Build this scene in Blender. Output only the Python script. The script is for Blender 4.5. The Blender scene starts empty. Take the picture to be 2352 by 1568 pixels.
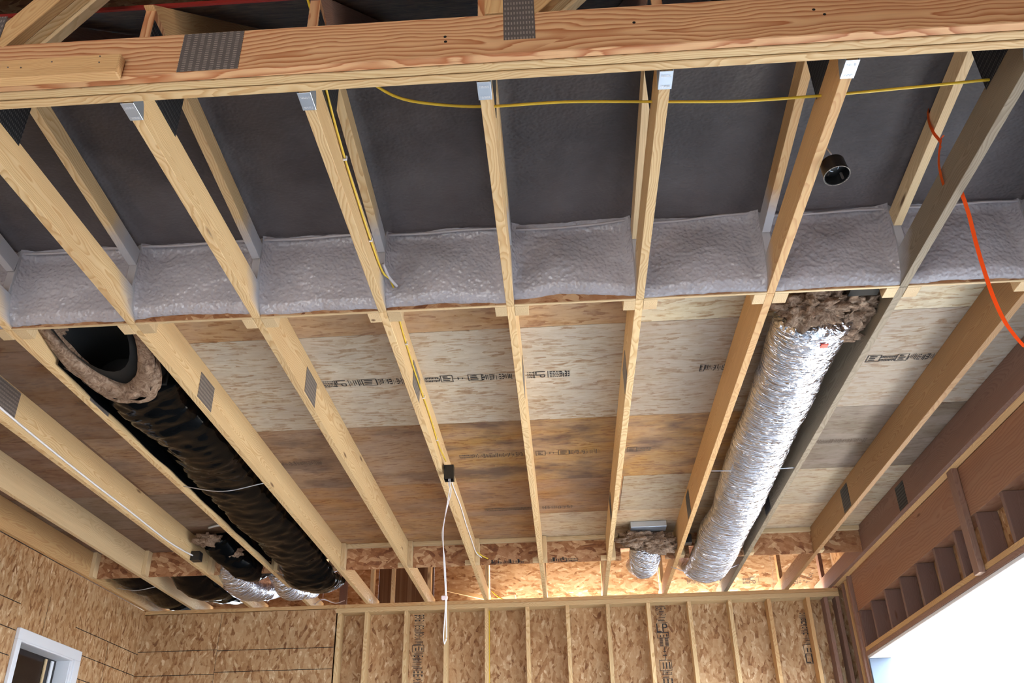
import bpy, bmesh, math, random
from mathutils import Vector, Matrix, noise
random.seed(7)
C = bpy.context.scene.collection
SC = bpy.context.scene

# ------------------------------------------------------------------ camera
cam_d = bpy.data.cameras.new('camera'); cam = bpy.data.objects.new('camera', cam_d); C.objects.link(cam)
Rr = Vector((0.99793112, 0.06139863, -0.01907073)); Uu = Vector((0.04687463, -0.4918167, 0.86943608))
Ff = Vector((-0.04400288, 0.86853125, 0.49367723))
M = Matrix((Rr, Uu, -Ff)).transposed().to_4x4(); M.translation = (0, 0, 1.55)
cam.matrix_world = M
cam_d.sensor_fit = 'HORIZONTAL'; cam_d.sensor_width = 36; cam_d.lens = 36*2059.35/2352
cam_d.clip_start = 0.05; cam_d.clip_end = 300
SC.camera = cam

# ------------------------------------------------------------------ sky, sun, exposure
w = bpy.data.worlds.new('World'); SC.world = w; w.use_nodes = True
nt = w.node_tree; nt.nodes.clear()
bg = nt.nodes.new('ShaderNodeBackground'); wo = nt.nodes.new('ShaderNodeOutputWorld')
bg.inputs[0].default_value = (0.72, 0.86, 1.0, 1); bg.inputs[1].default_value = 12.5
nt.links.new(bg.outputs[0], wo.inputs[0])
sd = bpy.data.lights.new('sun', 'SUN'); sun = bpy.data.objects.new('sun', sd); C.objects.link(sun)
sd.energy = 60.0; sd.angle = math.radians(1.0); sd.color = (1.0, 0.88, 0.72)
sdir = Vector((0.85, -0.50, -0.62)).normalized()      # light travels towards the room from behind its far wall
sun.rotation_euler = sdir.to_track_quat('-Z', 'Y').to_euler(); sun.location = (12, 16, 14)
SC.view_settings.view_transform = 'Standard'; SC.view_settings.look = 'None'
SC.view_settings.gamma = 1; SC.view_settings.use_curve_mapping = False
SC.view_settings.exposure = 1.02

# ------------------------------------------------------------------ node helpers
class NB:
    def __init__(s, name):
        s.m = bpy.data.materials.new(name); s.m.use_nodes = True
        s.t = s.m.node_tree; s.t.nodes.clear()
        s.out = s.n('ShaderNodeOutputMaterial'); s.b = s.n('ShaderNodeBsdfPrincipled')
        s.l(s.b.outputs[0], s.out.inputs[0])
    def n(s, k, **kw):
        x = s.t.nodes.new(k)
        for a, v in kw.items(): setattr(x, a, v)
        return x
    def l(s, a, b): s.t.links.new(a, b)
    def set(s, sock, v):
        if hasattr(v, 'is_output') or hasattr(v, 'links'): s.l(v, sock)
        else: sock.default_value = v
    def math(s, op, a, b=0.0, clamp=False):
        x = s.n('ShaderNodeMath', operation=op, use_clamp=clamp); s.set(x.inputs[0], a); s.set(x.inputs[1], b); return x.outputs[0]
    def mix(s, f, a, b, mode='MIX'):
        x = s.n('ShaderNodeMix', data_type='RGBA', blend_type=mode)
        s.set(x.inputs[0], f); s.set(x.inputs[6], a); s.set(x.inputs[7], b); return x.outputs[2]
    def mapr(s, v, a, b, c=0.0, d=1.0):
        x = s.n('ShaderNodeMapRange'); s.set(x.inputs[0], v)
        for i, k in enumerate((a, b, c, d)): x.inputs[i+1].default_value = k
        return x.outputs[0]
    def ramp(s, f, stops, interp='LINEAR'):
        x = s.n('ShaderNodeValToRGB'); s.set(x.inputs[0], f); cr = x.color_ramp; cr.interpolation = interp
        while len(cr.elements) < len(stops): cr.elements.new(0.5)
        for e, (p, c) in zip(cr.elements, stops): e.position = p; e.color = (*c, 1)
        return x.outputs[0]
    def noise(s, vec, scale, detail=3.0, rough=0.5, dist=0.0, dim='3D'):
        x = s.n('ShaderNodeTexNoise', noise_dimensions=dim); s.l(vec, x.inputs['Vector'])
        x.inputs['Scale'].default_value = scale; x.inputs['Detail'].default_value = detail
        x.inputs['Roughness'].default_value = rough; x.inputs['Distortion'].default_value = dist
        return x.outputs[0]
    def objco(s): return s.n('ShaderNodeTexCoord').outputs['Object']
    def mapping(s, vec, scale=(1, 1, 1), loc=(0, 0, 0), rot=(0, 0, 0)):
        x = s.n('ShaderNodeMapping'); s.l(vec, x.inputs[0])
        x.inputs[1].default_value = loc; x.inputs[2].default_value = rot; x.inputs[3].default_value = scale
        return x.outputs[0]
    def sep(s, vec):
        x = s.n('ShaderNodeSeparateXYZ'); s.l(vec, x.inputs[0]); return x.outputs
    def comb(s, a, b, c):
        x = s.n('ShaderNodeCombineXYZ')
        for i, v in enumerate((a, b, c)): s.set(x.inputs[i], v)
        return x.outputs[0]
    def bump(s, h, strength, dist=0.01):
        x = s.n('ShaderNodeBump'); x.inputs['Strength'].default_value = strength; x.inputs['Distance'].default_value = dist
        s.l(h, x.inputs['Height']); s.l(x.outputs[0], s.b.inputs['Normal'])
    def fin(s, col, rough=0.7, metal=0.0, spec=0.35):
        s.set(s.b.inputs['Base Color'], col if hasattr(col, 'links') else (*col, 1))
        s.set(s.b.inputs['Roughness'], rough); s.b.inputs['Metallic'].default_value = metal
        s.b.inputs['Specular IOR Level'].default_value = spec
        return s.m

def simple(name, col, rough=0.6, metal=0.0, spec=0.4):
    return NB(name).fin(col, rough, metal, spec)

def lumber(name, light, dark, contrast=1.0, ring=0.0075, overspray=None, blotch=0.25):
    """Sawn softwood: growth rings about a pith outside the board, knots, fine fibre. Local X is the grain."""
    b = NB(name); co = b.objco(); oi = b.n('ShaderNodeObjectInfo').outputs['Random']
    r1 = b.math('MULTIPLY', oi, 37.0)
    sh = b.comb(r1, b.math('MULTIPLY', oi, 11.0), b.math('MULTIPLY', oi, 23.0))
    va = b.n('ShaderNodeVectorMath', operation='ADD'); b.l(co, va.inputs[0]); b.l(sh, va.inputs[1]); P = va.outputs[0]
    s = b.sep(co)
    n1 = b.noise(b.mapping(P, (0.9, 3.0, 3.0)), 1.0, 2.0, 0.5)
    n2 = b.noise(b.mapping(P, (2.6, 5.0, 5.0), (5, 3, 1)), 1.0, 2.0, 0.5)
    oy = b.mapr(oi, 0, 1, -0.06, 0.06)
    oz = b.mapr(b.math('FRACT', b.math('MULTIPLY', oi, 7.31)), 0, 1, -0.045, 0.045)
    yy = b.math('ADD', b.math('ADD', s[1], oy), b.math('MULTIPLY', b.math('SUBTRACT', n1, 0.5), 0.22))
    zz = b.math('ADD', b.math('ADD', s[2], oz), b.math('MULTIPLY', b.math('SUBTRACT', n2, 0.5), 0.12))
    d = b.math('SQRT', b.math('ADD', b.math('MULTIPLY', yy, yy), b.math('MULTIPLY', zz, zz)))
    # knots push the rings aside
    kv = b.n('ShaderNodeTexVoronoi', feature='F1'); b.l(b.mapping(P, (2.2, 9.0, 9.0)), kv.inputs['Vector'])
    kv.inputs['Scale'].default_value = 1.0
    kr = b.sep(kv.outputs['Color'])[0]
    kon = b.math('GREATER_THAN', kr, 0.80)
    kd = kv.outputs['Distance']
    push = b.math('MULTIPLY', b.mapr(kd, 0.0, 0.4, 0.02, 0.0), kon)
    d = b.math('ADD', d, push)
    f = b.math('FRACT', b.math('DIVIDE', d, ring))
    fi = b.noise(b.mapping(P, (2.5, 150.0, 150.0)), 1.0, 2.0, 0.6)
    f = b.math('ADD', f, b.math('MULTIPLY', b.math('SUBTRACT', fi, 0.5), 0.35))
    g = b.ramp(f, [(0.0, (0.0,)*3), (0.35, (0.12,)*3), (0.78, (0.85,)*3), (0.88, (1,)*3), (0.97, (0.0,)*3)])
    g = b.math('MULTIPLY', b.sep(g)[0], 0.72*contrast)
    col = b.mix(g, (*light, 1), (*dark, 1))
    big = b.noise(b.mapping(P, (1.1, 7.0, 7.0), (9, 9, 9)), 1.0, 4.0, 0.55)
    col = b.mix(b.math('MULTIPLY', b.mapr(big, 0.45, 0.75), blotch), col, (dark[0]*0.9, dark[1]*0.8, dark[2]*0.8, 1))
    # board to board tone
    tone = b.mapr(b.math('FRACT', b.math('MULTIPLY', oi, 3.7)), 0, 1, 0.86, 1.10)
    col = b.mix(1.0, col, b.comb(tone, tone, tone), 'MULTIPLY')
    kn = b.math('MULTIPLY', b.mapr(kd, 0.05, 0.13, 1.0, 0.0), kon)
    col = b.mix(b.math('MULTIPLY', kn, 0.85), col, (0.10, 0.035, 0.012, 1))
    fine = b.mapr(fi, 0.3, 0.7, 0.94, 1.05)
    col = b.mix(1.0, col, b.comb(fine, fine, fine), 'MULTIPLY')
    if overspray:
        gp = b.sep(b.n('ShaderNodeNewGeometry').outputs['Position'])
        nn = b.noise(b.n('ShaderNodeNewGeometry').outputs['Position'], 9.0, 3.0)
        yv = b.math('ADD', gp[1], b.math('MULTIPLY', b.math('SUBTRACT', nn, 0.5), 0.16))
        zv = b.mapr(gp[2], 3.80, 4.08, 0.0, 0.24)
        m1 = b.mapr(b.math('ADD', yv, zv), overspray[0], overspray[1])
        m1 = b.math('MULTIPLY', m1, b.math('LESS_THAN', gp[1], 3.60))
        m1 = b.math('MULTIPLY', b.math('MULTIPLY', m1, b.mapr(gp[2], 3.792, 3.81)), b.math('LESS_THAN', gp[2], 4.26))
        col = b.mix(b.math('MULTIPLY', m1, 0.92), col, (0.40, 0.40, 0.44, 1))
    b.bump(f, 0.12, 0.002)
    return b.fin(col, 0.62, 0, 0.3)

def osb(name, plane, stops, ang=0.0, spread=0.6, L=0.11, W=0.022, tint=True, panel_tint=False, streak=0.25, gloss=0.6, bright=1.0):
    """Strand board: three overlaid layers of stretched cells at different angles."""
    b = NB(name); co = b.objco(); s = b.sep(co)
    ax = {'xy': (0, 1), 'xz': (0, 2), 'yz': (1, 2)}[plane]
    uv = b.comb(s[ax[0]], s[ax[1]], 0.0)
    wv = b.n('ShaderNodeTexNoise'); b.l(uv, wv.inputs['Vector']); wv.inputs['Scale'].default_value = 3.5
    vs = b.n('ShaderNodeVectorMath', operation='SCALE'); b.l(wv.outputs['Color'], vs.inputs[0]); vs.inputs['Scale'].default_value = 0.06
    va = b.n('ShaderNodeVectorMath', operation='ADD'); b.l(uv, va.inputs[0]); b.l(vs.outputs[0], va.inputs[1]); uv = va.outputs[0]
    val = None
    for k, a in enumerate((ang, ang+spread, ang-spread*0.85, ang+spread*0.35)):
        mp = b.mapping(uv, (1, 1, 1), (k*3.1, k*1.7, 0), (0, 0, a))
        mp = b.mapping(mp, (1/(L*(1-0.12*k)), 1/(W*(1+0.15*k)), 1))
        v = b.n('ShaderNodeTexVoronoi', voronoi_dimensions='2D', distance='CHEBYCHEV'); b.l(mp, v.inputs['Vector'])
        v.inputs['Scale'].default_value = 1.0; v.inputs['Randomness'].default_value = 1.0
        c = b.sep(v.outputs['Color'])
        fib = b.noise(b.mapping(mp, (0.6, 9, 1)), 1.0, 2.0)
        tone = b.math('ADD', c[0], b.math('MULTIPLY', b.math('SUBTRACT', fib, 0.5), streak*2))
        if val is None: val = tone
        else:
            on = b.math('GREATER_THAN', c[1], 0.52)
            val = b.math('ADD', b.math('MULTIPLY', tone, on), b.math('MULTIPLY', val, b.math('SUBTRACT', 1.0, on)))
    soft = b.noise(b.mapping(uv, (1, 1, 1), rot=(0, 0, ang)), 22.0, 4.0, 0.6)
    val = b.math('ADD', b.math('MULTIPLY', val, 0.72), b.math('MULTIPLY', b.mapr(soft, 0.3, 0.7), 0.28))
    col = b.ramp(val, stops)
    big = b.mapr(b.noise(uv, 0.8, 3.0), 0.3, 0.7, 0.82, 1.1)
    col = b.mix(1.0, col, b.comb(big, big, big), 'MULTIPLY')
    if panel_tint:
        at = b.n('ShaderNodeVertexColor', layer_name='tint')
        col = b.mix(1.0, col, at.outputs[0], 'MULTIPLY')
        st = b.noise(b.mapping(co, (2.0, 3.4, 1)), 1.0, 4.0, 0.55)
        gr = b.mapr(b.noise(b.mapping(co, (2.6, 4.5, 1), (7, 7, 7)), 1.0, 4.0, 0.6), 0.35, 0.65)
        col = b.mix(b.math('MULTIPLY', gr, 0.35), col, (0.36, 0.30, 0.27, 1))
        am = b.n('ShaderNodeVertexColor', layer_name='stain')
        sm = b.math('MULTIPLY', b.mapr(st, 0.48, 0.62), b.sep(am.outputs[0])[0])
        col = b.mix(sm, col, (0.085, 0.052, 0.048, 1))
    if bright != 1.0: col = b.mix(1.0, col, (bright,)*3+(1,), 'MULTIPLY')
    b.bump(val, 0.25, 0.002)
    return b.fin(col, gloss, 0, 0.3)

TAN = [(0.08, (0.19, 0.08, 0.03)), (0.24, (0.34, 0.17, 0.07)), (0.5, (0.45, 0.265, 0.13)), (0.8, (0.51, 0.33, 0.18)), (0.93, (0.68, 0.50, 0.32))]
RED = [(0.1, (0.17, 0.06, 0.025)), (0.3, (0.30, 0.13, 0.055)), (0.6, (0.40, 0.20, 0.10)), (0.9, (0.58, 0.37, 0.21))]
DECK = [(0.10, (0.33, 0.20, 0.11)), (0.24, (0.46, 0.34, 0.225)), (0.4, (0.54, 0.455, 0.345)), (0.7, (0.58, 0.505, 0.40)), (1.0, (0.64, 0.57, 0.47))]

MT = {}
MT['pine'] = lumber('pine', (0.74, 0.55, 0.305), (0.50, 0.27, 0.10), 0.95, overspray=(3.44, 3.60))
MT['pine_warm'] = lumber('pine_warm', (0.62, 0.40, 0.19), (0.44, 0.21, 0.075), 0.8, overspray=(3.44, 3.60))
MT['pine_red'] = lumber('pine_red', (0.70, 0.42, 0.22), (0.38, 0.12, 0.04), 1.3, ring=0.017, blotch=0.30)
MT['beam_red'] = lumber('beam_red', (0.31, 0.165, 0.10), (0.21, 0.08, 0.045), 0.8, ring=0.02)
MT['pine_brown_shade'] = lumber('pine_brown_shade', (0.42, 0.25, 0.12), (0.27, 0.12, 0.045), 0.9, overspray=(3.44, 3.60))  # same pine again, shade of the next truss put into its colour
MT['pine_pale'] = lumber('pine_pale', (0.66, 0.50, 0.30), (0.45, 0.28, 0.13), 0.6)
MT['pine_grey_shade'] = lumber('pine_grey_shade', (0.24, 0.20, 0.145), (0.13, 0.09, 0.055), 0.9, overspray=(3.44, 3.60))  # same pine, darkened to imitate shade on the truss right of the silver duct
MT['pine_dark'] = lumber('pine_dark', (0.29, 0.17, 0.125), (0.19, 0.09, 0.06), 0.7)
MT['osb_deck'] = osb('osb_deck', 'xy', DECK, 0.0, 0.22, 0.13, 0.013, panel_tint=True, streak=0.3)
MT['osb_side'] = osb('osb_side', 'yz', TAN, math.pi/2, 0.5, 0.10, 0.016)
MT['osb_back'] = osb('osb_back', 'xz', TAN, math.pi/2, 0.55, 0.10, 0.018)
MT['osb_block'] = osb('osb_block', 'xz', RED, 0.1, 0.75, 0.13, 0.026)
MT['osb_fascia'] = osb('osb_fascia', 'xz', TAN, 0.0, 0.45, 0.12, 0.018)
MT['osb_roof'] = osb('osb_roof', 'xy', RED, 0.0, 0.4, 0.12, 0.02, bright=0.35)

def foam(name, base, light, spray=True, bumpy=1.0, rough=0.42):
    b = NB(name); co = b.objco()
    big = b.noise(co, 2.3, 4.0, 0.6)
    gp = b.sep(co)
    col = b.mix(b.mapr(big, 0.35, 0.7), (*base, 1), (*[c*0.72 for c in base], 1))
    if spray:   # real overspray from the kneewall, thinning out over the roof
        m = b.mapr(b.math('ADD', gp[1], b.math('MULTIPLY', b.math('SUBTRACT', big, 0.5), 1.4)), 2.85, 3.8)
        col = b.mix(b.math('MULTIPLY', m, 0.85), col, (*light, 1))
    v = b.n('ShaderNodeTexVoronoi', feature='SMOOTH_F1'); b.l(b.mapping(co, (1, 1.25, 1)), v.inputs['Vector']); v.inputs['Scale'].default_value = 62
    n2 = b.noise(co, 30, 3.0, 0.5)
    h = b.math('ADD', b.math('MULTIPLY', v.outputs[0], -1.0), b.math('MULTIPLY', n2, 0.8))
    b.bump(h, 0.6*bumpy, 0.009)
    return b.fin(col, rough, 0, 0.5)
MT['foam_roof'] = foam('foam_roof', (0.046, 0.036, 0.038), (0.17, 0.145, 0.15), rough=0.6, bumpy=0.55)
MT['foam_wall'] = foam('foam_wall', (0.46, 0.435, 0.47), (0.5, 0.5, 0.5), spray=False, rough=0.2, bumpy=1.1)
MT['bead'] = simple('foam_bead', (0.50, 0.46, 0.48), 0.5)

def plate_mat(name, col, metal=0.85, rough=0.45):
    b = NB(name); co = b.objco(); s = b.sep(co)
    # punched teeth slots: rows along local X
    u = b.math('FRACT', b.math('MULTIPLY', s[0], 42.0)); v = b.math('FRACT', b.math('MULTIPLY', s[1], 100.0))
    sl = b.math('MULTIPLY', b.math('LESS_THAN', b.math('ABSOLUTE', b.math('SUBTRACT', u, 0.5)), 0.26),
                b.math('LESS_THAN', b.math('ABSOLUTE', b.math('SUBTRACT', v, 0.5)), 0.22))
    n = b.noise(co, 60, 2.0)
    c = b.mix(sl, (*col, 1), (col[0]*1.9+0.10, col[1]*1.8+0.10, col[2]*1.6+0.10, 1))
    c = b.mix(b.mapr(n, 0.3, 0.8, 0, 0.4), c, (col[0]*0.5, col[1]*0.5, col[2]*0.5, 1))
    b.bump(sl, 0.8, 0.002)
    return b.fin(c, rough, metal, 0.5)
MT['plate'] = plate_mat('truss_plate_steel', (0.20, 0.175, 0.165), 0.55, 0.5)
MT['plate_dark'] = plate_mat('gusset_steel', (0.035, 0.038, 0.045), 0.7, 0.45)
MT['steel'] = simple('galvanised_steel', (0.55, 0.62, 0.72), 0.38, 0.8)
MT['rod'] = simple('rod_steel', (0.62, 0.66, 0.75), 0.3, 0.9)
MT['black'] = simple('black_plastic', (0.008, 0.008, 0.009), 0.35, 0, 0.5)
MT['blackin'] = simple('black_inside', (0.004, 0.004, 0.004), 0.8)
MT['ink'] = simple('stamp_ink', (0.035, 0.03, 0.03), 0.8)
MT['ink_faint'] = simple('faded_stamp_ink', (0.13, 0.09, 0.065), 0.8)
MT['yellow'] = simple('yellow_cable', (0.62, 0.42, 0.03), 0.4)
MT['white_cable'] = simple('white_cable', (0.78, 0.76, 0.80), 0.45)
MT['orange'] = simple('orange_webbing', (0.85, 0.15, 0.02), 0.55)
MT['red_paint'] = simple('red_edge_paint', (0.22, 0.012, 0.008), 0.6)
MT['red_tag'] = simple('red_tag', (0.85, 0.05, 0.03), 0.5)
MT['white_paint'] = simple('white_paint', (0.72, 0.74, 0.79), 0.45)
MT['jamb_paint_shade'] = simple('jamb_paint_shade', (0.12, 0.15, 0.20), 0.5)  # white paint with the blue shade mixed into its colour
MT['siding'] = simple('white_siding', (0.70, 0.72, 0.75), 0.6)
MT['pinktag'] = simple('tape_tag', (0.85, 0.70, 0.72), 0.6)
b = NB('concrete'); MT['concrete'] = b.fin(b.mix(b.mapr(b.noise(b.objco(), 1.2, 6), 0.3, 0.7), (0.20, 0.20, 0.20, 1), (0.27, 0.265, 0.26, 1)), 0.8)
b = NB('soil'); MT['soil'] = b.fin(b.mix(b.mapr(b.noise(b.objco(), 0.7, 6), 0.3, 0.7), (0.15, 0.14, 0.135, 1), (0.20, 0.19, 0.18, 1)), 0.9)
MT['bounce'] = simple('pale_bounce', (0.66, 0.58, 0.48), 0.9)  # pale tone chosen to reflect sunlight up into the eave
b = NB('dark_glass'); MT['glass'] = b.fin((0.012, 0.008, 0.008), 0.12, 0, 0.5)
# black polyethylene jacket
b = NB('black_poly'); co = b.objco()
n1 = b.noise(b.mapping(co, (4, 9, 4), rot=(0.2, 0, 0.5)), 1.0, 1.5, 0.5, 0.6)
rd = b.math('ABSOLUTE', b.math('SUBTRACT', b.noise(b.mapping(co, (9, 26, 9), rot=(0, 0, 0.9)), 1.0, 1.0, 0.5, 0.5), 0.5))
hh = b.math('ADD', n1, b.math('MULTIPLY', rd, -0.9))
b.bump(hh, 0.06, 0.03); b.b.inputs['IOR'].default_value = 1.13; MT['poly'] = b.fin((0.002, 0.0023, 0.0028), 0.12, 0, 0.5)
# crinkled foil jacket
b = NB('foil'); co = b.objco()
rd = b.math('ABSOLUTE', b.math('SUBTRACT', b.noise(b.mapping(co, (8, 34, 8), rot=(0.2, 0, -0.55)), 1.0, 2.0, 0.55, 0.8), 0.5))
hh = b.math('ADD', b.noise(b.mapping(co, (4, 20, 4), rot=(0.25, 0, 0.45)), 1.0, 2.5, 0.55, 1.0), b.math('MULTIPLY', rd, -1.2))
hh = b.math('ADD', hh, b.math('MULTIPLY', b.noise(b.mapping(co, (25, 120, 25)), 1.0, 2, 0.6, 0.8), 0.22))
b.bump(hh, 0.85, 0.04); MT['foil'] = b.fin((0.60, 0.62, 0.70), 0.13, 1.0, 0.5)
# fibreglass
b = NB('fibreglass'); co = b.objco()
n = b.noise(co, 26, 6, 0.7, 1.5)
col = b.ramp(n, [(0.3, (0.14, 0.075, 0.05)), (0.5, (0.40, 0.27, 0.19)), (0.72, (0.66, 0.50, 0.38))])
b.bump(n, 1.0, 0.03); MT['glasswool'] = b.fin(col, 0.95, 0, 0.1)

# ------------------------------------------------------------------ object helpers
def tag(o, label=None, cat=None, group=None, kind=None):
    if label: o['label'] = label
    if cat: o['category'] = cat
    if group: o['group'] = group
    if kind: o['kind'] = kind
    return o
def put(name, me, mat, parent=None, matrix=None, smooth=False):
    o = bpy.data.objects.new(name, me); C.objects.link(o)
    if mat: me.materials.append(mat)
    if matrix is None: matrix = Matrix.Identity(4)
    if parent is not None:
        o.parent = parent
        pl = PW.get(parent.name, Matrix.Identity(4))
        o.matrix_local = pl.inverted() @ matrix
    else: o.matrix_local = matrix
    PW[o.name] = matrix.copy()
    if smooth:
        for p in me.polygons: p.use_smooth = True
    return o
PW = {}
def thing(name, label, cat, loc=(0, 0, 0), group=None):
    o = bpy.data.objects.new(name, None); C.objects.link(o); o.location = loc; o.empty_display_size = 0.1
    PW[o.name] = Matrix.Translation(Vector(loc))
    return tag(o, label, cat, group)
def bm_box(bm, c, d, rot=None):
    r = bmesh.ops.create_cube(bm, size=1.0)
    m = Matrix.Translation(Vector(c)) @ (rot or Matrix.Identity(4)) @ Matrix.Diagonal((*d, 1))
    bmesh.ops.transform(bm, matrix=m, verts=r['verts']); return r['verts']
def done(bm, name, mat, parent=None, matrix=None, smooth=False, bevel=0.0):
    if bevel: bmesh.ops.bevel(bm, geom=list(bm.edges), offset=bevel, segments=1, affect='EDGES')
    me = bpy.data.meshes.new(name); bm.to_mesh(me); bm.free()
    return put(name, me, mat, parent, matrix, smooth)
def basis(x, up):
    x = Vector(x).normalized(); z = Vector(up); z = (z - x*z.dot(x)).normalized(); y = z.cross(x)
    return Matrix((x, y, z)).transposed().to_4x4()
def board(name, a, b_, wd, ht, mat, parent=None, up=(0, 0, 1), bevel=0.0015, cut=(0.0, 0.0)):
    """sawn board from a to b_ (centre line); wd across, ht along 'up'; cut = mitre offsets along the length at the top edge."""
    a = Vector(a); b_ = Vector(b_); L = (b_-a).length
    m = basis(b_-a, up); m.translation = (a+b_)/2
    bm = bmesh.new(); vs = bm_box(bm, (0, 0, 0), (L, wd, ht))
    for v in vs:
        if v.co.z > 0: v.co.x += cut[0] if v.co.x < 0 else cut[1]
    return done(bm, name, MT[mat] if isinstance(mat, str) else mat, parent, m, bevel=bevel)
def box(name, lo, hi, mat, parent=None, bevel=0.0, axis=None):
    """axis-aligned box; axis = grain axis for lumber."""
    lo = Vector(lo); hi = Vector(hi); c = (lo+hi)/2; d = hi-lo
    if axis:
        x = {'x': (1, 0, 0), 'y': (0, 1, 0), 'z': (0, 0, 1)}[axis]; up = (0, 0, 1) if axis != 'z' else (0, 1, 0)
        m = basis(x, up); dd = [abs((m.to_3x3().transposed() @ d)[i]) for i in range(3)]
        m.translation = c
        bm = bmesh.new(); bm_box(bm, (0, 0, 0), dd); return done(bm, name, MT[mat], parent, m, bevel=bevel or 0.0015)
    bm = bmesh.new(); bm_box(bm, c, d); return done(bm, name, MT[mat], parent, bevel=bevel)
def catmull(pts, n=8):
    pts = [Vector(p) for p in pts]; out = []
    P = [pts[0]*2-pts[1]] + pts + [pts[-1]*2-pts[-2]]
    for i in range(1, len(P)-2):
        for k in range(n):
            t = k/n; p0, p1, p2, p3 = P[i-1:i+3]
            out.append(0.5*((2*p1)+(p2-p0)*t+(2*p0-5*p1+4*p2-p3)*t*t+(3*p1-p0-3*p2+p3)*t**3))
    out.append(pts[-1]); return out
def tube(name, pts, r, mat, parent=None, seg=8, n=8, rfun=None, cap=True, smooth=True, flat=None, upref=(0, 0, 1)):
    """swept tube; r may be (a, b) for an oval; rfun(s, ang, p) returns an offset along the normal."""
    path = catmull(pts, n) if n > 1 else [Vector(p) for p in pts]
    ra, rb = (r, r) if not isinstance(r, tuple) else r
    bm = bmesh.new(); rings = []; s = 0
    upv = Vector(upref)
    for i, p in enumerate(path):
        t = (path[min(i+1, len(path)-1)]-path[max(i-1, 0)]).normalized()
        if i: s += (p-path[i-1]).length
        if abs(t.dot(upv)) > 0.985: side = t.cross(Vector((1, 0, 0))).normalized()
        else: side = t.cross(upv).normalized()
        u2 = side.cross(t).normalized()
        ring = []
        for k in range(seg):
            a = 2*math.pi*k/seg
            dv = side*math.cos(a)*ra + u2*math.sin(a)*rb
            off = rfun(s, a, p+dv) if rfun else 0
            ring.append(bm.verts.new(p+dv+dv.normalized()*off))
        rings.append(ring)
    for i in range(len(rings)-1):
        for k in range(seg):
            bm.faces.new((rings[i][k], rings[i][(k+1) % seg], rings[i+1][(k+1) % seg], rings[i+1][k]))
    if cap:
        bm.faces.new(rings[0][::-1]); bm.faces.new(rings[-1])
    bmesh.ops.recalc_face_normals(bm, faces=list(bm.faces))
    return done(bm, name, MT[mat], parent, smooth=smooth)
def grid(name, fn, nu, nv, mat, parent=None, smooth=True, flip=False):
    bm = bmesh.new(); g = [[bm.verts.new(fn(i/nu, j/nv)) for i in range(nu+1)] for j in range(nv+1)]
    for j in range(nv):
        for i in range(nu):
            q = (g[j][i], g[j][i+1], g[j+1][i+1], g[j+1][i])
            bm.faces.new(q[::-1] if flip else q)
    return done(bm, name, MT[mat], parent, smooth=smooth)
def nz(*a): return noise.noise(Vector(a))
def text_mesh(s, size):
    cu = bpy.data.curves.new('stamp', 'FONT'); cu.body = s; cu.size = size; cu.align_x = 'LEFT'
    to = bpy.data.objects.new('stamp_tmp', cu); C.objects.link(to); bpy.context.view_layer.update()
    me = bpy.data.meshes.new_from_object(to.evaluated_get(bpy.context.evaluated_depsgraph_get()))
    bpy.data.objects.remove(to); bpy.data.curves.remove(cu); return me
LP = text_mesh('LP', 0.105)

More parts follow.
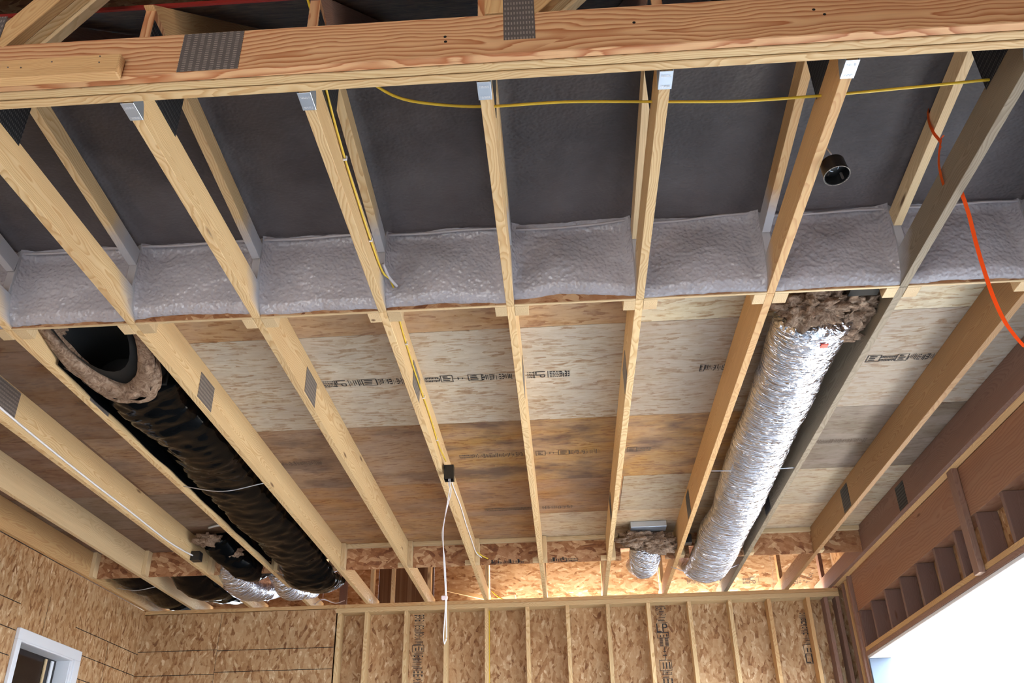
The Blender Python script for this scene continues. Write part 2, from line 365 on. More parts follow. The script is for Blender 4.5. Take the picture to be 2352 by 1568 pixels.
def stamp(parent, origin, ux, uy, items, mat='ink', seed=1, H=0.085):
    """printed marks in a row: items = list of (kind, width); ux runs along the print, uy is its up, both on the panel's face."""
    rnd = random.Random(seed); ux = Vector(ux); uy = Vector(uy); un = ux.cross(uy); o = Vector(origin)
    bm = bmesh.new(); x = 0.0
    lx0 = min(v.co.x for v in LP.vertices); gs = H*0.92/(max(v.co.x for v in LP.vertices)-lx0)
    def rect(x0, y0, x1, y1):
        v = [bm.verts.new(o+ux*a+uy*c+un*0.0012) for a, c in ((x0, y0), (x1, y0), (x1, y1), (x0, y1))]; bm.faces.new(v)
    for kind, wd in items:
        if kind == 'bars':
            q = x
            while q < x+wd:
                b0 = 0.0018+rnd.random()*0.005; y0 = rnd.random()*H*0.35; y1 = H*(0.6+0.4*rnd.random())
                if rnd.random() < 0.8: rect(q, y0, min(q+b0, x+wd), y1)
                else:
                    for r in range(3): rect(q, r*H/3+0.006, q+b0*2, r*H/3+0.02)
                q += b0+0.0025+rnd.random()*0.006
        elif kind == 'lines':
            for r in range(4):
                q = x
                while q < x+wd:
                    l = 0.004+rnd.random()*0.012; rect(q, r*H/4+0.004, min(q+l, x+wd), r*H/4+0.004+H*0.11); q += l+0.004
        elif kind == 'rows':
            for r in range(2):
                q = x
                while q < x+wd:
                    l = 0.003+rnd.random()*0.006; rect(q, r*H*0.45+H*0.08, min(q+l, x+wd), r*H*0.45+H*0.36); q += l+0.003
        elif kind == 'box':
            t = 0.005; rect(x, 0, x+wd, t); rect(x, H-t, x+wd, H); rect(x, 0, x+t, H); rect(x+wd-t, 0, x+wd, H)
            for r in range(3): rect(x+0.014, 0.016+r*H*0.26, x+wd-0.014-rnd.random()*0.02, 0.016+r*H*0.26+0.011)
        elif kind == 'LP':
            rect(x-0.010, 0, x-0.006, H)
            vv = [bm.verts.new(o+ux*(x+v.co.y*gs)+uy*(H*0.97-(v.co.x-lx0)*gs)+un*0.0012) for v in LP.vertices]
            for p in LP.polygons:
                try: bm.faces.new([vv[i] for i in p.vertices])
                except ValueError: pass
            rect(x+wd-0.012, 0, x+wd-0.008, H)
        elif kind == 'arrow':
            rect(x, H*0.45, x+wd, H*0.5); rect(x+wd*0.3, H*0.3, x+wd*0.38, H*0.65); rect(x+wd*0.6, H*0.35, x+wd*0.66, H*0.6)
        elif kind == 'scribble':
            for r in range(26):
                a = x+rnd.random()*wd*0.8; c = rnd.random()*H*0.9; rect(a, c, a+0.008+rnd.random()*0.014, c+0.003+rnd.random()*0.006)
        x += wd
    bmesh.ops.remove_doubles(bm, verts=list(bm.verts), dist=1e-6)
    return done(bm, 'printed_stamp', MT[mat], parent)

# ------------------------------------------------------------------ dimensions
Z0 = 3.79; ZD = 4.02
def X(i): return {-3: -4.33, 9: 2.679}.get(i, -2.625+0.6096*i)
YG0, YG1 = 2.059, 2.172        # girder faces
YB, YB2, YW = 3.59, 8.0, 9.254  # near kneewall, far kneewall, far wall plates

# ------------------------------------------------------------------ setting
def st(o, lab=None): o['kind'] = 'structure'; return o
st(box('floor', (-4.6, -3.6, -0.15), (2.95, 9.4, 0.0), 'concrete'))
st(box('bounce_bed', (-8, 9.45, -0.17), (8, 16, -0.12), 'bounce'))  # added, unseen: bounces sunlight onto the boards beyond the far wall
st(box('ground', (-40, -40, -0.4), (60, 60, -0.16), 'soil'))
WY0, WY1, WZ1, WZ0 = 7.13, 7.97, 3.085, 1.9
def wall_left():
    bm = bmesh.new()
    for lo, hi in (((-4.42, -3.5, 0), (-4.35, WY0, Z0-0.006)), ((-4.42, WY1, 0), (-4.35, 9.3, Z0-0.006)), ((-4.42, WY0, WZ1), (-4.35, WY1, Z0-0.006)), ((-4.42, WY0, 0), (-4.35, WY1, WZ0))):
        lo = Vector(lo); hi = Vector(hi); bm_box(bm, (lo+hi)/2, hi-lo)
    return done(bm, 'wall_left', MT['osb_side'])
wl = st(wall_left())
st(box('wall_front', (-4.6, -3.6, 2.9), (2.95, -3.5, 6.6), 'osb_back')); st(box('wall_front', (-4.6, -3.6, 0), (-3.8, -3.5, 2.9), 'osb_back'))
st(box('wall_front', (0.2, -3.6, 0), (2.95, -3.5, 2.9), 'osb_back'))
wbk = st(box('wall_back', (-4.42, YW+0.14, 0), (2.9, YW+0.152, Z0+0.02), 'osb_back'))
wb2 = st(box('wall_back', (-4.36, YW-0.004, 0), (-2.335, YW+0.01, Z0-0.045), 'osb_back'))
# outer skins that close the building
st(box('wall_left', (-4.62, -3.6, 0), (-4.6, 9.8, 6.6), 'siding'))
wr = st(box('wall_right', (2.897, 5.0, 3.05), (2.912, 9.42, 6.6), 'osb_side'))
st(box('wall_right', (2.897, -3.6, 3.05), (2.912, 5.0, 6.6), 'osb_side'))
st(box('wall_right', (2.897, 8.81, 0), (2.912, 9.42, 3.12), 'osb_side'))
st(box('wall_right', (2.897, 9.42, 3.7), (2.912, 9.80, 4.5), 'osb_side'))
st(box('wall_right', (2.80, -3.5, 0), (2.895, 2.1, 3.04), 'osb_side'))
st(box('wall_back', (-4.6, YW+0.155, -0.3), (2.95, YW+0.175, Z0+0.0), 'siding'))
st(box('ceiling', (-4.6, -3.6, 6.55), (2.95, 8.2, 6.6), 'osb_roof'))
# ---- attic floor deck seen from below: strand-board sheets
def deck():
    bm = bmesh.new(); tl = bm.loops.layers.color.new('tint'); sl = bm.loops.layers.color.new('stain')
    rows = [(3.605, 4.198), (4.202, 5.405), (5.409, 6.50), (6.504, 7.30), (7.304, 8.0)]
    xs = [[-4.4, -2.02, 0.42, 2.75], [-4.4, -2.0, 0.44, 2.75], [-4.4, -3.2, -0.8, 1.65, 2.75], [-4.4, -2.0, 0.5, 2.75], [-4.4, -2.6, -0.2, 2.75]]
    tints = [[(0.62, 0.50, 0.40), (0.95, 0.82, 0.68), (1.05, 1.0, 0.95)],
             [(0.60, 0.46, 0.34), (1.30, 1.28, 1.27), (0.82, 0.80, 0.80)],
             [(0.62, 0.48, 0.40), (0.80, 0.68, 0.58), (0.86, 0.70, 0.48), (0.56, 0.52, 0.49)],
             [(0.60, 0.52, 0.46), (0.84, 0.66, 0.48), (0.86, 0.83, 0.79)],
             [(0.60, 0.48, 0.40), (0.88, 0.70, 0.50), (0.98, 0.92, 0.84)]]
    stains = [[.3, .25, .0], [.3, .05, .15], [.4, .75, .85, .35], [.4, .6, .2], [.45, .6, .25]]
    for r, (y0, y1) in enumerate(rows):
        for k in range(len(xs[r])-1):
            n0 = len(bm.faces)
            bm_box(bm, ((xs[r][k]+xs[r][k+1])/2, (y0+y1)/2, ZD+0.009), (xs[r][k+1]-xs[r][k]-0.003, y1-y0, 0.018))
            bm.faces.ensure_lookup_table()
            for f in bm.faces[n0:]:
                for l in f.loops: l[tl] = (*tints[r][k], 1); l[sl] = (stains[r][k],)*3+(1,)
    return done(bm, 'ceiling', MT['osb_deck'])
ceil = st(deck())
st(box('ceiling', (-4.6, 3.7, ZD+0.03), (2.88, 8.19, ZD+0.05), 'osb_roof'))   # finished side of the attic floor
zs = ZD-0.001
stamp(ceil, (-1.385, 4.80, zs), (1, 0, 0), (0, -1, 0), [('lines', .08), ('LP', .085), ('bars', .07), ('box', .09), ('bars', .30)], seed=2)
stamp(ceil, (-0.765, 4.80, zs), (1, 0, 0), (0, -1, 0), [('rows', .08), ('bars', .01), ('box', .075), ('arrow', .09), ('box', .085), ('bars', .18)], seed=3)
stamp(ceil, (-0.155, 4.80, zs), (1, 0, 0), (0, -1, 0), [('lines', .05), ('LP', .085), ('lines', .06), ('bars', .06)], seed=4)
stamp(ceil, (0.87, 4.81, zs), (1, 0, 0), (0, -1, 0), [('box', .03), ('bars', .17)], seed=5)
stamp(ceil, (1.84, 4.79, zs), (1, 0, 0), (0, -1, 0), [('box', .08), ('rows', .09), ('box', .07), ('bars', .15)], seed=6)
stamp(ceil, (-0.70, 6.02, zs), (1, 0, 0), (0, -1, 0), [('rows', .10), ('bars', .36)], 'ink_faint', seed=7)
stamp(ceil, (-0.15, 6.02, zs), (1, 0, 0), (0, -1, 0), [('box', .07), ('arrow', .09), ('box', .08), ('bars', .22)], 'ink_faint', seed=8)
stamp(ceil, (0.50, 6.02, zs), (1, 0, 0), (0, -1, 0), [('box', .07), ('rows', .1)], 'ink_faint', seed=9)
stamp(ceil, (-2.0, 6.02, zs), (1, 0, 0), (0, -1, 0), [('bars', .3)], 'ink_faint', seed=10)
stamp(ceil, (-0.62, 7.19, zs), (1, 0, 0), (0, -1, 0), [('rows', .4)], 'ink_faint', seed=11)
stamp(ceil, (-0.14, 7.19, zs), (1, 0, 0), (0, -1, 0), [('bars', .25)], 'ink_faint', seed=12)
stamp(ceil, (1.80, 6.02, zs), (1, 0, 0), (0, -1, 0), [('bars', .38)], 'ink_faint', seed=13)
stamp(ceil, (-2.96, 4.90, zs), (1, 0, 0), (0, -1, 0), [('bars', .2)], 'ink_faint', seed=14)

# ---- steep roof deck above the girder with the red sprayed edge, and its closing planes
def quad(name, pts, mat, parent=None):
    bm = bmesh.new(); bm.faces.new([bm.verts.new(p) for p in pts]); bmesh.ops.solidify(bm, geom=list(bm.faces), thickness=0.012)
    return done(bm, name, MT[mat], parent)
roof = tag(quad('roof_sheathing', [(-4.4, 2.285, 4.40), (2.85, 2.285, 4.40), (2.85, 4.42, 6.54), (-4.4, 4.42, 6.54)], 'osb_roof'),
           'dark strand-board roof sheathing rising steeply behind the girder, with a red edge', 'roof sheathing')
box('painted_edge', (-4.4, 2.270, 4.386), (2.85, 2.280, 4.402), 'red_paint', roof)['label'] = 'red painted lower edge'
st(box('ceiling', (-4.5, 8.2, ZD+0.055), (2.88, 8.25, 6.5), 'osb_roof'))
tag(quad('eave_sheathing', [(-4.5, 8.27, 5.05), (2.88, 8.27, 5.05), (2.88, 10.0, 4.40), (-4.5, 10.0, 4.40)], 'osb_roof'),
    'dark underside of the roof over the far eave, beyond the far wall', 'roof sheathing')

# ---- far wall plates and framing
tp = tag(box('top_plate', (-4.35, YW, Z0-0.038), (2.757, YW+0.14, Z0-0.0005), 'pine_warm', axis='x'),
         'upper long flat board capping the far wall, right under the truss ends', 'wall plate')
tp2 = tag(box('top_plate', (-2.335, YW-0.002, Z0-0.085), (2.757, YW+0.14, Z0-0.0395), 'pine', axis='x'),
          'lower flat board capping the far wall, resting on the open studs', 'wall plate')
sx = [-2.320, -2.040, -1.631, -1.221, -0.808, -0.393, 0.015, 0.421, 0.829, 1.242, 1.648, 2.036, 2.424]
nth = ['first', 'second', 'third', 'fourth', 'fifth', 'sixth', 'seventh', 'eighth', 'ninth', 'tenth', 'eleventh', 'twelfth', 'thirteenth']
for k, x in enumerate(sx):
    lab = {0: 'pale vertical stud of the far wall where the strand-board sheeting ends',
           12: 'reddish shaded stud of the far wall, last before the dark right corner'}.get(k, '%s bare stud of the far wall, counted from the left' % nth[k])
    o = box('wall_stud', (x, YW, 0), (x+0.038, YW+0.139, Z0-0.086), 'pine' if k < 11 else 'pine_warm', axis='z')
    tag(o, lab, 'stud', 'open studs of the far wall')
for k, (x0, x1, m) in enumerate([(2.60, 2.638, 'pine_dark'), (2.715, 2.753, 'pine_dark')]):
    tag(box('corner_stud', (x0, YW, 0), (x1, YW+0.139, Z0-0.086), m, axis='z'),
        ['dark stud in the far right corner, left one of the pair', 'dark stud tight in the far right corner against the side wall'][k], 'stud')
for (x, z, its, sd_) in [(-1.44, 3.02, [('bars', .30), ('box', .07), ('bars', .30)], 21), (1.04, 2.95, [('bars', .12), ('box', .1), ('arrow', .13), ('rows', .08), ('box', .06), ('LP', .10), ('bars', .22)], 22), (2.47, 3.1, [('LP', .085), ('box', .09), ('bars', .3)], 23)]:
    stamp(wbk, (x, YW+0.1385, z), (0, 0, 1), (-1, 0, 0), its, 'ink', sd_, H=0.12)
# seams of the strand board on the two sheeted walls (thin open joints)
def seam(parent, lo, hi): return box('panel_joint', lo, hi, 'blackin', parent)
for (xa, xb, z) in [(-4.35, -3.53, 3.375), (-3.53, -2.335, 3.365), (-3.53, -2.335, 3.158), (-4.35, -3.53, 3.14), (-3.53, -2.335, 2.95)]:
    seam(wb2, (xa, YW-0.0052, z), (xb, YW-0.0038, z+0.006))
seam(wb2, (-3.532, YW-0.0052, 0.2), (-3.529, YW-0.0038, Z0-0.05))
for (ya, yb, z) in [(6.2, 7.04, 3.345), (7.95, 9.25, 3.352), (6.2, 7.06, 3.143), (8.0, 9.25, 3.148), (8.1, 9.25, 2.95), (6.2, 7.05, 2.95)]:
    seam(wl, (-4.3502, ya, z), (-4.3488, yb, z+0.006))
seam(wl, (-4.3502, 7.44, 3.2), (-4.3488, 7.443, 3.5)); seam(wl, (-4.3502, 8.6, 2.6), (-4.3488, 8.603, 3.35))

# ---- left wall window
wn = thing('window_1', None, None, (-4.35, 7.57, 2.2)); wn['kind'] = 'structure'
y0, y1, z1, zb = 7.07, 8.10, 3.17, 1.9
for lo, hi, nm in [((-4.349, y0, z1-0.085), (-4.318, y1, z1), 'window_casing'), ((-4.349, y0, zb), (-4.318, WY0, z1-0.0855), 'window_casing'), ((-4.349, WY1+0.03, zb), (-4.318, y1, z1-0.0855), 'window_casing'),
                   ((-4.349, WY1, zb), (-4.327, WY1+0.0295, z1-0.0855), 'window_stop'), ((-4.34, WY0, z1-0.10), (-4.3185, WY1, z1-0.0855), 'window_stop')]:
    box(nm, lo, hi, 'white_paint', wn, bevel=0.003)
box('reveal_board', (-4.47, WY0+0.001, WZ1-0.015), (-4.34, WY1-0.001, WZ1-0.001), 'white_paint', wn)
box('reveal_board', (-4.47, WY1-0.015, zb), (-4.34, WY1-0.001, WZ1-0.0155), 'white_paint', wn); box('reveal_board', (-4.47, WY0+0.001, zb), (-4.34, WY0+0.015, WZ1-0.0155), 'white_paint', wn)
box('window_pane', (-4.465, WY0+0.016, zb), (-4.459, WY1-0.016, WZ1-0.016), 'glass', wn)
box('reflection_strip', (-4.457, 7.76, zb), (-4.447, 7.79, WZ1-0.03), 'pine_pale', wn); box('reflection_strip', (-4.457, 7.86, zb), (-4.447, 7.90, WZ1-0.03), 'white_paint', wn)  # pale upright strips imitating reflections on the dark pane

def prism(name, pts, mat, parent):
    bm = bmesh.new(); n = len(pts)//2; a = [bm.verts.new(p) for p in pts[:n]]; c = [bm.verts.new(p) for p in pts[n:]]
    bm.faces.new(a); bm.faces.new(c[::-1])
    for i in range(n): bm.faces.new((a[i], c[i], c[(i+1) % n], a[(i+1) % n]))
    bmesh.ops.recalc_face_normals(bm, faces=list(bm.faces)); return done(bm, name, MT[mat], parent)

# ---- right wall: long header, cripples, flat header, trimmers
MT['pine_shadow'] = lumber('pine_shadow', (0.19, 0.115, 0.095), (0.13, 0.065, 0.05), 0.7)  # wood darkened so the short studs' shade sits in the colour
hd = tag(box('header_beam', (2.757, -3.4, 3.445), (2.895, 8.76, Z0-0.002), 'beam_red', axis='y'),
         'deep reddish laminated beam running along the right wall above the short studs', 'beam')
cy = [8.382-0.406*k for k in range(10)]
cl = ['nearest the far corner', 'second from the far corner', 'third from the far corner', 'fourth from the far corner', 'fifth from the far corner', 'just beyond the tall post', 'just on the near side of the tall post', 'second on the near side of the tall post', 'third on the near side of the tall post', 'fourth on the near side of the tall post']
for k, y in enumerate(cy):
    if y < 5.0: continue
    tag(box('cripple_stud', (2.757, y-0.038, 3.121), (2.895, y, 3.443), 'pine_shadow', axis='z'),
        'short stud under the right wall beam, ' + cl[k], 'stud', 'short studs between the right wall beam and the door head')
tag(box('cripple_stud', (2.757, 8.715, 3.121), (2.895, 8.753, 3.443), 'pine_shadow', axis='z'), 'short stud under the right wall beam, against the corner trimmers', 'stud', 'short studs between the right wall beam and the door head')
tag(box('header_plate', (2.757, -3.4, 3.083), (2.895, 8.77, 3.120), 'pine_warm', axis='y'), 'upper flat board over the bright door opening, under the short studs', 'header')
tag(box('header_plate', (2.757, -3.4, 3.045), (2.895, 8.77, 3.081), 'pine_dark', axis='y'), 'lower flat board over the bright door opening, its underside in view', 'header')
for k, (ya, yb, zt, xa, m, lab) in enumerate([(8.771, 8.809, 3.44, 2.757, 'pine_dark', 'trimmer stud edging the bright door opening'),
        (8.811, 8.849, 3.80, 2.735, 'pine_dark', 'dark full-height stud beside the opening trimmer'), (8.90, 8.938, 3.79, 2.757, 'pine_dark', 'full-height stud between the trimmers and the corner gap'),
        (8.985, 9.023, 3.79, 2.757, 'pine_warm', 'slim warm stud left of the middle of the corner group'), (9.10, 9.138, 3.79, 2.757, 'pine_dark', 'stud next to the black gap in the corner')]):
    tag(box('trimmer_stud', (xa, ya, 0), (2.895, yb, zt), m, axis='z'), lab, 'stud', 'studs bunched at the far end of the door opening')
tag(box('top_plate', (2.745, 8.85, 3.795), (2.895, 9.39, 3.87), 'pine_red', axis='y'), 'short reddish plate over the corner where the two walls meet', 'wall plate')
tag(box('ledger_board', (2.70, 2.2, 3.79), (2.7565, 9.2, 3.828), 'pine_warm', axis='y'), 'narrow board filling the gap between the last truss and the right wall beam', 'board')
tag(box('wall_post', (2.713, 6.0, 3.07), (2.756, 6.092, 3.82), 'pine_dark', axis='z', bevel=0.003), 'tall reddish post nailed over the right wall beam and the short studs', 'post')
tag(box('door_jamb', (2.762, 2.1, 3.018), (2.965, 8.77, 3.044), 'white_paint', bevel=0.003), 'white painted board lining the head of the bright door opening', 'door jamb')
tag(box('door_jamb', (2.762, 8.742, 0), (2.965, 8.770, 3.017), 'jamb_paint_shade', bevel=0.003), 'white painted upright jamb looking pale blue, at the far side of the door opening', 'door jamb')
tag(box('door_jamb', (2.762, 2.1, 0), (2.965, 2.13, 3.017), 'white_paint', bevel=0.003), 'white painted upright jamb at the near side of the door opening', 'door jamb')

# ------------------------------------------------------------------ trusses
where = {-3: 'tight against the left wall', -2: 'second from the left wall', -1: 'with a white cable stapled along it',
         0: 'hidden behind the black duct, on its left side', 1: 'just right of the black duct', 2: 'second to the right of the black duct',
         3: 'with the yellow cable and the hanging white cord', 4: 'at the middle, nearly upright in the picture',
         5: 'first to the right of the middle one', 6: 'just left of the silver duct', 7: 'just right of the silver duct', 8: 'second right of the silver duct',
         9: 'dark and pressed against the right wall'}
tmat = {-3: 'pine_warm', -2: 'pine_pale', -1: 'pine', 0: 'pine', 1: 'pine', 2: 'pine', 3: 'pine', 4: 'pine', 5: 'pine', 6: 'pine_warm', 7: 'pine_grey_shade', 8: 'pine_brown_shade', 9: 'pine_dark'}
def plate(name, x, ya, yb, za, zb, side, mat, parent, teeth=None):
    """punched steel plate on a vertical face x, side=+1 faces right"""
    m = basis((0, 0, 1), (side, 0, 0)); m.translation = (x+side*0.0012, (ya+yb)/2, (za+zb)/2)
    bm = bmesh.new(); bm_box(bm, (0, 0, 0), (zb-za, yb-ya, 0.0018))
    return done(bm, name, MT[mat], parent, m)
for i in range(-3, 10):
    x = X(i); m = tmat[i]
    t = thing('roof_truss', 'pale timber truss ' + where[i], 'truss', (x, YW, Z0), 'timber trusses carrying the ceiling')
    if i >= 0: board('bottom_chord', (x, YG1+0.004, Z0+0.076), (x, 3.602, Z0+0.076), 0.038, 0.152, m, t)
    board('bottom_chord', (x, 3.604, Z0+0.1145), (x, YB2, Z0+0.1145), 0.038, 0.229, m, t)
    board('bottom_chord', (x, YB2+0.002, Z0+0.07), (x, 9.759, Z0+0.07), 0.038, 0.14, m, t)
    board('heel_web', (x, 9.45, Z0+0.145), (x, 9.45, 4.52), 0.038, 0.089, m, t, up=(0, 1, 0))
    if i >= 0:
        mm = {0: 'pine', 7: 'pine_pale', 6: 'pine_warm', 5: 'pine_pale'}.get(i, m)
        board('top_chord', (x, 2.47, 4.195), (x, 3.493, 4.103), 0.038, 0.089, mm, t, cut=(0.05, 0))
        board('kneewall_web', (x, 3.54, Z0+0.154), (x, 3.54, 4.23), 0.038, 0.089, m, t, up=(0, 1, 0))
        board('rafter', (x, 2.27, 4.27), (x, 4.2, 6.20), 0.038, 0.14, 'pine_dark' if i != 2 else 'pine_warm', t, cut=(-0.10, 0))
        board('end_web', (x, 2.218, Z0+0.154), (x, 2.218, 4.27), 0.038, 0.089, 'pine_red', t, up=(0, 1, 0))
        for s in (1, -1):
            if s < 0 and i > 5 or i == 9: plate('gusset_plate', x+s*0.0192, 2.178, 2.49, 3.925, 4.20, s, 'plate_dark', t); continue
            plate('gusset_plate', x+s*0.0192, 2.178, 2.49, 3.925, 4.20, s, 'plate_dark', t)
            o = plate('truss_plate', x+s*0.0192, 4.40+random.uniform(-.02, .02), 4.62, 3.797, 3.952, s, 'plate', t)
    elif i == -1: plate('truss_plate', x+0.0192, 4.44, 4.68, 3.84, 4.01, 1, 'plate', t)
    if i > 4: plate('truss_plate', x-0.0192, 6.74, 6.93, 3.80, 3.985, -1, 'plate_dark', t)
    if i < 9: box('kneewall_post', (x+0.0195, YB2-0.09, Z0+0.004), (x+0.0575, YB2-0.002, ZD-0.002), 'pine_pale', t, axis='z')
    if i >= -1 and i < 9:
        box('kneewall_post', (x+0.0195, 3.606, Z0-0.002), (x+0.085, 3.69, ZD-0.002), 'pine_pale', t, axis='z')
        if i > -1: box('kneewall_post', (x-0.075, 3.606, Z0-0.002), (x-0.0195, 3.69, ZD-0.002), 'pine_pale', t, axis='z')

# joist hangers
hw = {2: 'leftmost hanger under the girder, beside the dark toothed plate', 3: 'hanger beside the yellow cable', 4: 'hanger at the middle truss',
      5: 'hanger of the first truss right of the middle', 6: 'bright bluish hanger on the truss left of the silver duct', 7: 'hanger cut by the right edge of the picture'}
for i in range(2, 8):
    x = X(i); h = thing('joist_hanger', 'galvanised steel ' + hw[i], 'joist hanger', (x, YG1, Z0), 'steel hangers under the girder')
    bm = bmesh.new(); bm_box(bm, (x, 2.214, Z0-0.0025), (0.046, 0.082, 0.0025)); seat = done(bm, 'hanger_seat', MT['steel'], h, bevel=0.0008)
    for s in (1, -1):
        xx = x+s*0.0232
        prism('hanger_side', [(xx, 2.173, Z0-0.003), (xx, 2.255, Z0-0.003), (xx, 2.235, Z0+0.05), (xx, 2.173, Z0+0.11),
                              (xx-s*0.002, 2.173, Z0-0.003), (xx-s*0.002, 2.255, Z0-0.003), (xx-s*0.002, 2.235, Z0+0.05), (xx-s*0.002, 2.173, Z0+0.11)], 'steel', h)
    stamp(seat, (x+0.016, 2.235, Z0-0.0042), (-1, 0, 0), (0, 1, 0), [('rows', .032)], 'white_paint', i, H=0.012)
    stamp(seat, (x+0.016, 2.188, Z0-0.0042), (-1, 0, 0), (0, 1, 0), [('rows', .032)], 'white_paint', i+9, H=0.012)

# ------------------------------------------------------------------ girder
g = thing('girder_truss', 'massive three-ply orange timber girder crossing the top of the picture', 'girder', (0, 2.11, Z0))
board('bottom_chord', (-3.4, 2.0765, 3.884), (2.755, 2.0765, 3.884), 0.0345, 0.188, 'pine_red', g, bevel=0.003)
board('bottom_chord', (-3.4, 2.1150, 3.887), (2.755, 2.1150, 3.885), 0.0345, 0.19, 'pine', g, bevel=0.003)
board('bottom_chord', (-3.4, 2.1535, 3.883), (2.755, 2.1535, 3.885), 0.0345, 0.19, 'pine', g, bevel=0.003)
for y, dx, m in [(2.0775, 0, 'pine_warm'), (2.1160, 0.0, 'pine'), (2.1535, 0.02, 'pine_pale')]:
    board('web', (-1.86+dx, y, 3.99), (-1.36+dx, y, 4.75), 0.037, 0.089, m, g, up=(1, 0, 0))
    board('web', (-0.04+dx, y, 3.99), (0.62+dx, y, 4.75), 0.037, 0.089, m, g, up=(1, 0, 0))
    board('web', (-0.13, y, 3.985), (-0.13, y, 4.9), 0.037, 0.085, m, g, up=(1, 0, 0))
def gplate(x0, x1, z0, z1, rot, mat='plate'):
    m = basis((0, 0, 1) if rot else (1, 0, 0), (0, -1, 0)); m.translation = ((x0+x1)/2, 2.0575, (z0+z1)/2)
    bm = bmesh.new(); bm_box(bm, (0, 0, 0), ((z1-z0, x1-x0, 0.002) if rot else (x1-x0, z1-z0, 0.002)))
    return done(bm, 'truss_plate', MT[mat], g, m)
gplate(-1.19, -0.985, 3.797, 3.972, False); gplate(-0.11, -0.006, 3.852, 4.12, True); gplate(-2.05, -1.845, 3.86, 4.12, True); gplate(1.62, 1.9, 3.86, 4.1, True)
for px, pz in [(-0.303, 3.885), (-0.301, 3.862), (0.318, 3.897), (0.90, 3.905), (0.93, 3.88)]:
    bm = bmesh.new(); bmesh.ops.create_uvsphere(bm, u_segments=10, v_segments=6, radius=0.0055)
    done(bm, 'bolt_hole', MT['blackin'], g, Matrix.Translation((px, 2.0585, pz)) @ Matrix.Diagonal((1, 0.35, 0.9, 1)))
sc = thing('scab_board', 'short orange board nailed on the girder face at the upper left', 'board', (-1.9, 2.04, 3.82))
board('plank', (-2.6, 2.039, 3.818), (-1.372, 2.039, 3.818), 0.037, 0.088, 'pine_warm', sc, bevel=0.004)
for px, pz in [(-1.745, 3.825), (-1.70, 3.82), (-1.60, 3.838), (-1.44, 3.85), (-1.437, 3.822)]:
    bm = bmesh.new(); bmesh.ops.create_uvsphere(bm, u_segments=8, v_segments=6, radius=0.0028)
    done(bm, 'nail', MT['plate'], sc, Matrix.Translation((px, 2.0195, pz)))

# ------------------------------------------------------------------ near kneewall blocking with sprayed foam
bw = {-1: 'at the left edge of the picture', 0: 'above the black duct mouth', 1: 'just right of the black duct', 2: 'left of the yellow-cable truss',
      3: 'right of the yellow-cable truss', 4: 'with the widest bare brown strip', 5: 'left of the silver duct bay', 6: 'above the torn end of the silver duct', 7: 'right of the silver duct', 8: 'behind the orange strap'}
for i in range(-1, 9):
    xa, xb = X(i)+0.0195, X(i+1)-0.0195
    t = thing('blocking_panel', 'foam-coated blocking panel ' + bw[i], 'blocking', ((xa+xb)/2, YB, Z0), 'foam-coated blocking panels')
    box('strand_board', (xa, YB+0.003, Z0+0.001), (xb, YB+0.014, 4.30), 'osb_block', t)
    box('bottom_edge', (xa, YB+0.002, Z0-0.001), (xb, YB+0.0145, Z0+0.004), 'pine_pale', t)['label'] = 'pale raw bottom edge'
    bare = {4: 0.045, 1: 0.034, 2: 0.018, 3: 0.024, 0: 0.018, -1: 0.018}.get(i, 0.012)
    def f(u, v, xa=xa, xb=xb, i=i, bare=bare):
        x = xa+(xb-xa)*u; w_ = xb-xa
        low = Z0+bare*(0.55+0.45*math.sin(math.pi*min(1, max(0, u*1.05)))) + 0.010*nz(x*7, i*3.1, 0.2)+0.004*nz(x*30, 1, 1)
        e = min(u, 1-u)*w_                        # distance to the truss
        z = low+(4.235-low)*v
        th = 0.035*min(1, v/0.10)**0.5 + 0.018*math.sin(math.pi*min(1, v*1.1))*math.sin(math.pi*u)
        th += 0.016*nz(x*3.3, z*3.6, i*5.7)+0.006*nz(x*9, z*11, i*1.3)*min(1, v*6) + 0.0026*nz(x*38, z*50, i)*min(1, v*5)
        th += 0.055*max(0, 1-e/0.055)**2*min(1, v*2.4)    # fillet against the timbers
        th += 0.07*max(0, (z-4.14)/0.095)**2                # fillet into the roof foam
        return (x, YB+0.003-max(th, 0.0005), z)
    grid('spray_foam', f, 96, 72, 'foam_wall', t)

# roof foam
def rf(u, v):
    x = -4.4+7.25*u; y = 2.50+1.10*v; z = 4.248-0.045*(y-2.5)
    z += 0.010*nz(x*2.1, y*2.3, 3)+0.005*nz(x*7, y*7, 1)+0.0018*nz(x*25, y*25, 2)
    k = min(abs(x-X(i)) for i in range(-3, 10)); z -= 0.03*max(0, 1-k/0.06)**2
    return (x, y, z)
tag(grid('roof_foam', rf, 420, 90, 'foam_roof', flip=True), 'dark grey sprayed foam lining the roof between the girder and the blocking', 'insulation')
# foamed-over wire along the corner
pts = [(-3.3, 3.535, 4.168)]
for i in range(-1, 9):
    for u, dz in ((0.02, 0), (0.35, -0.006), (0.7, 0.004), (0.98, 0.0)):
        x = X(i)+0.61*u; z = 4.178+dz+(0.02 if i in (4, 5) else 0)*u
        if i == 4: z = 4.178-0.022*math.sin(math.pi*u*0.9)+0.03*u
        pts.append((x, 3.512-0.01*math.sin(i), z+0.004*nz(x*3, 0, 0)))
tag(tube('foamed_cable', pts, 0.006, 'bead', seg=6, n=5), 'whitish foam-covered cable running along the top of all blocking panels', 'cable')

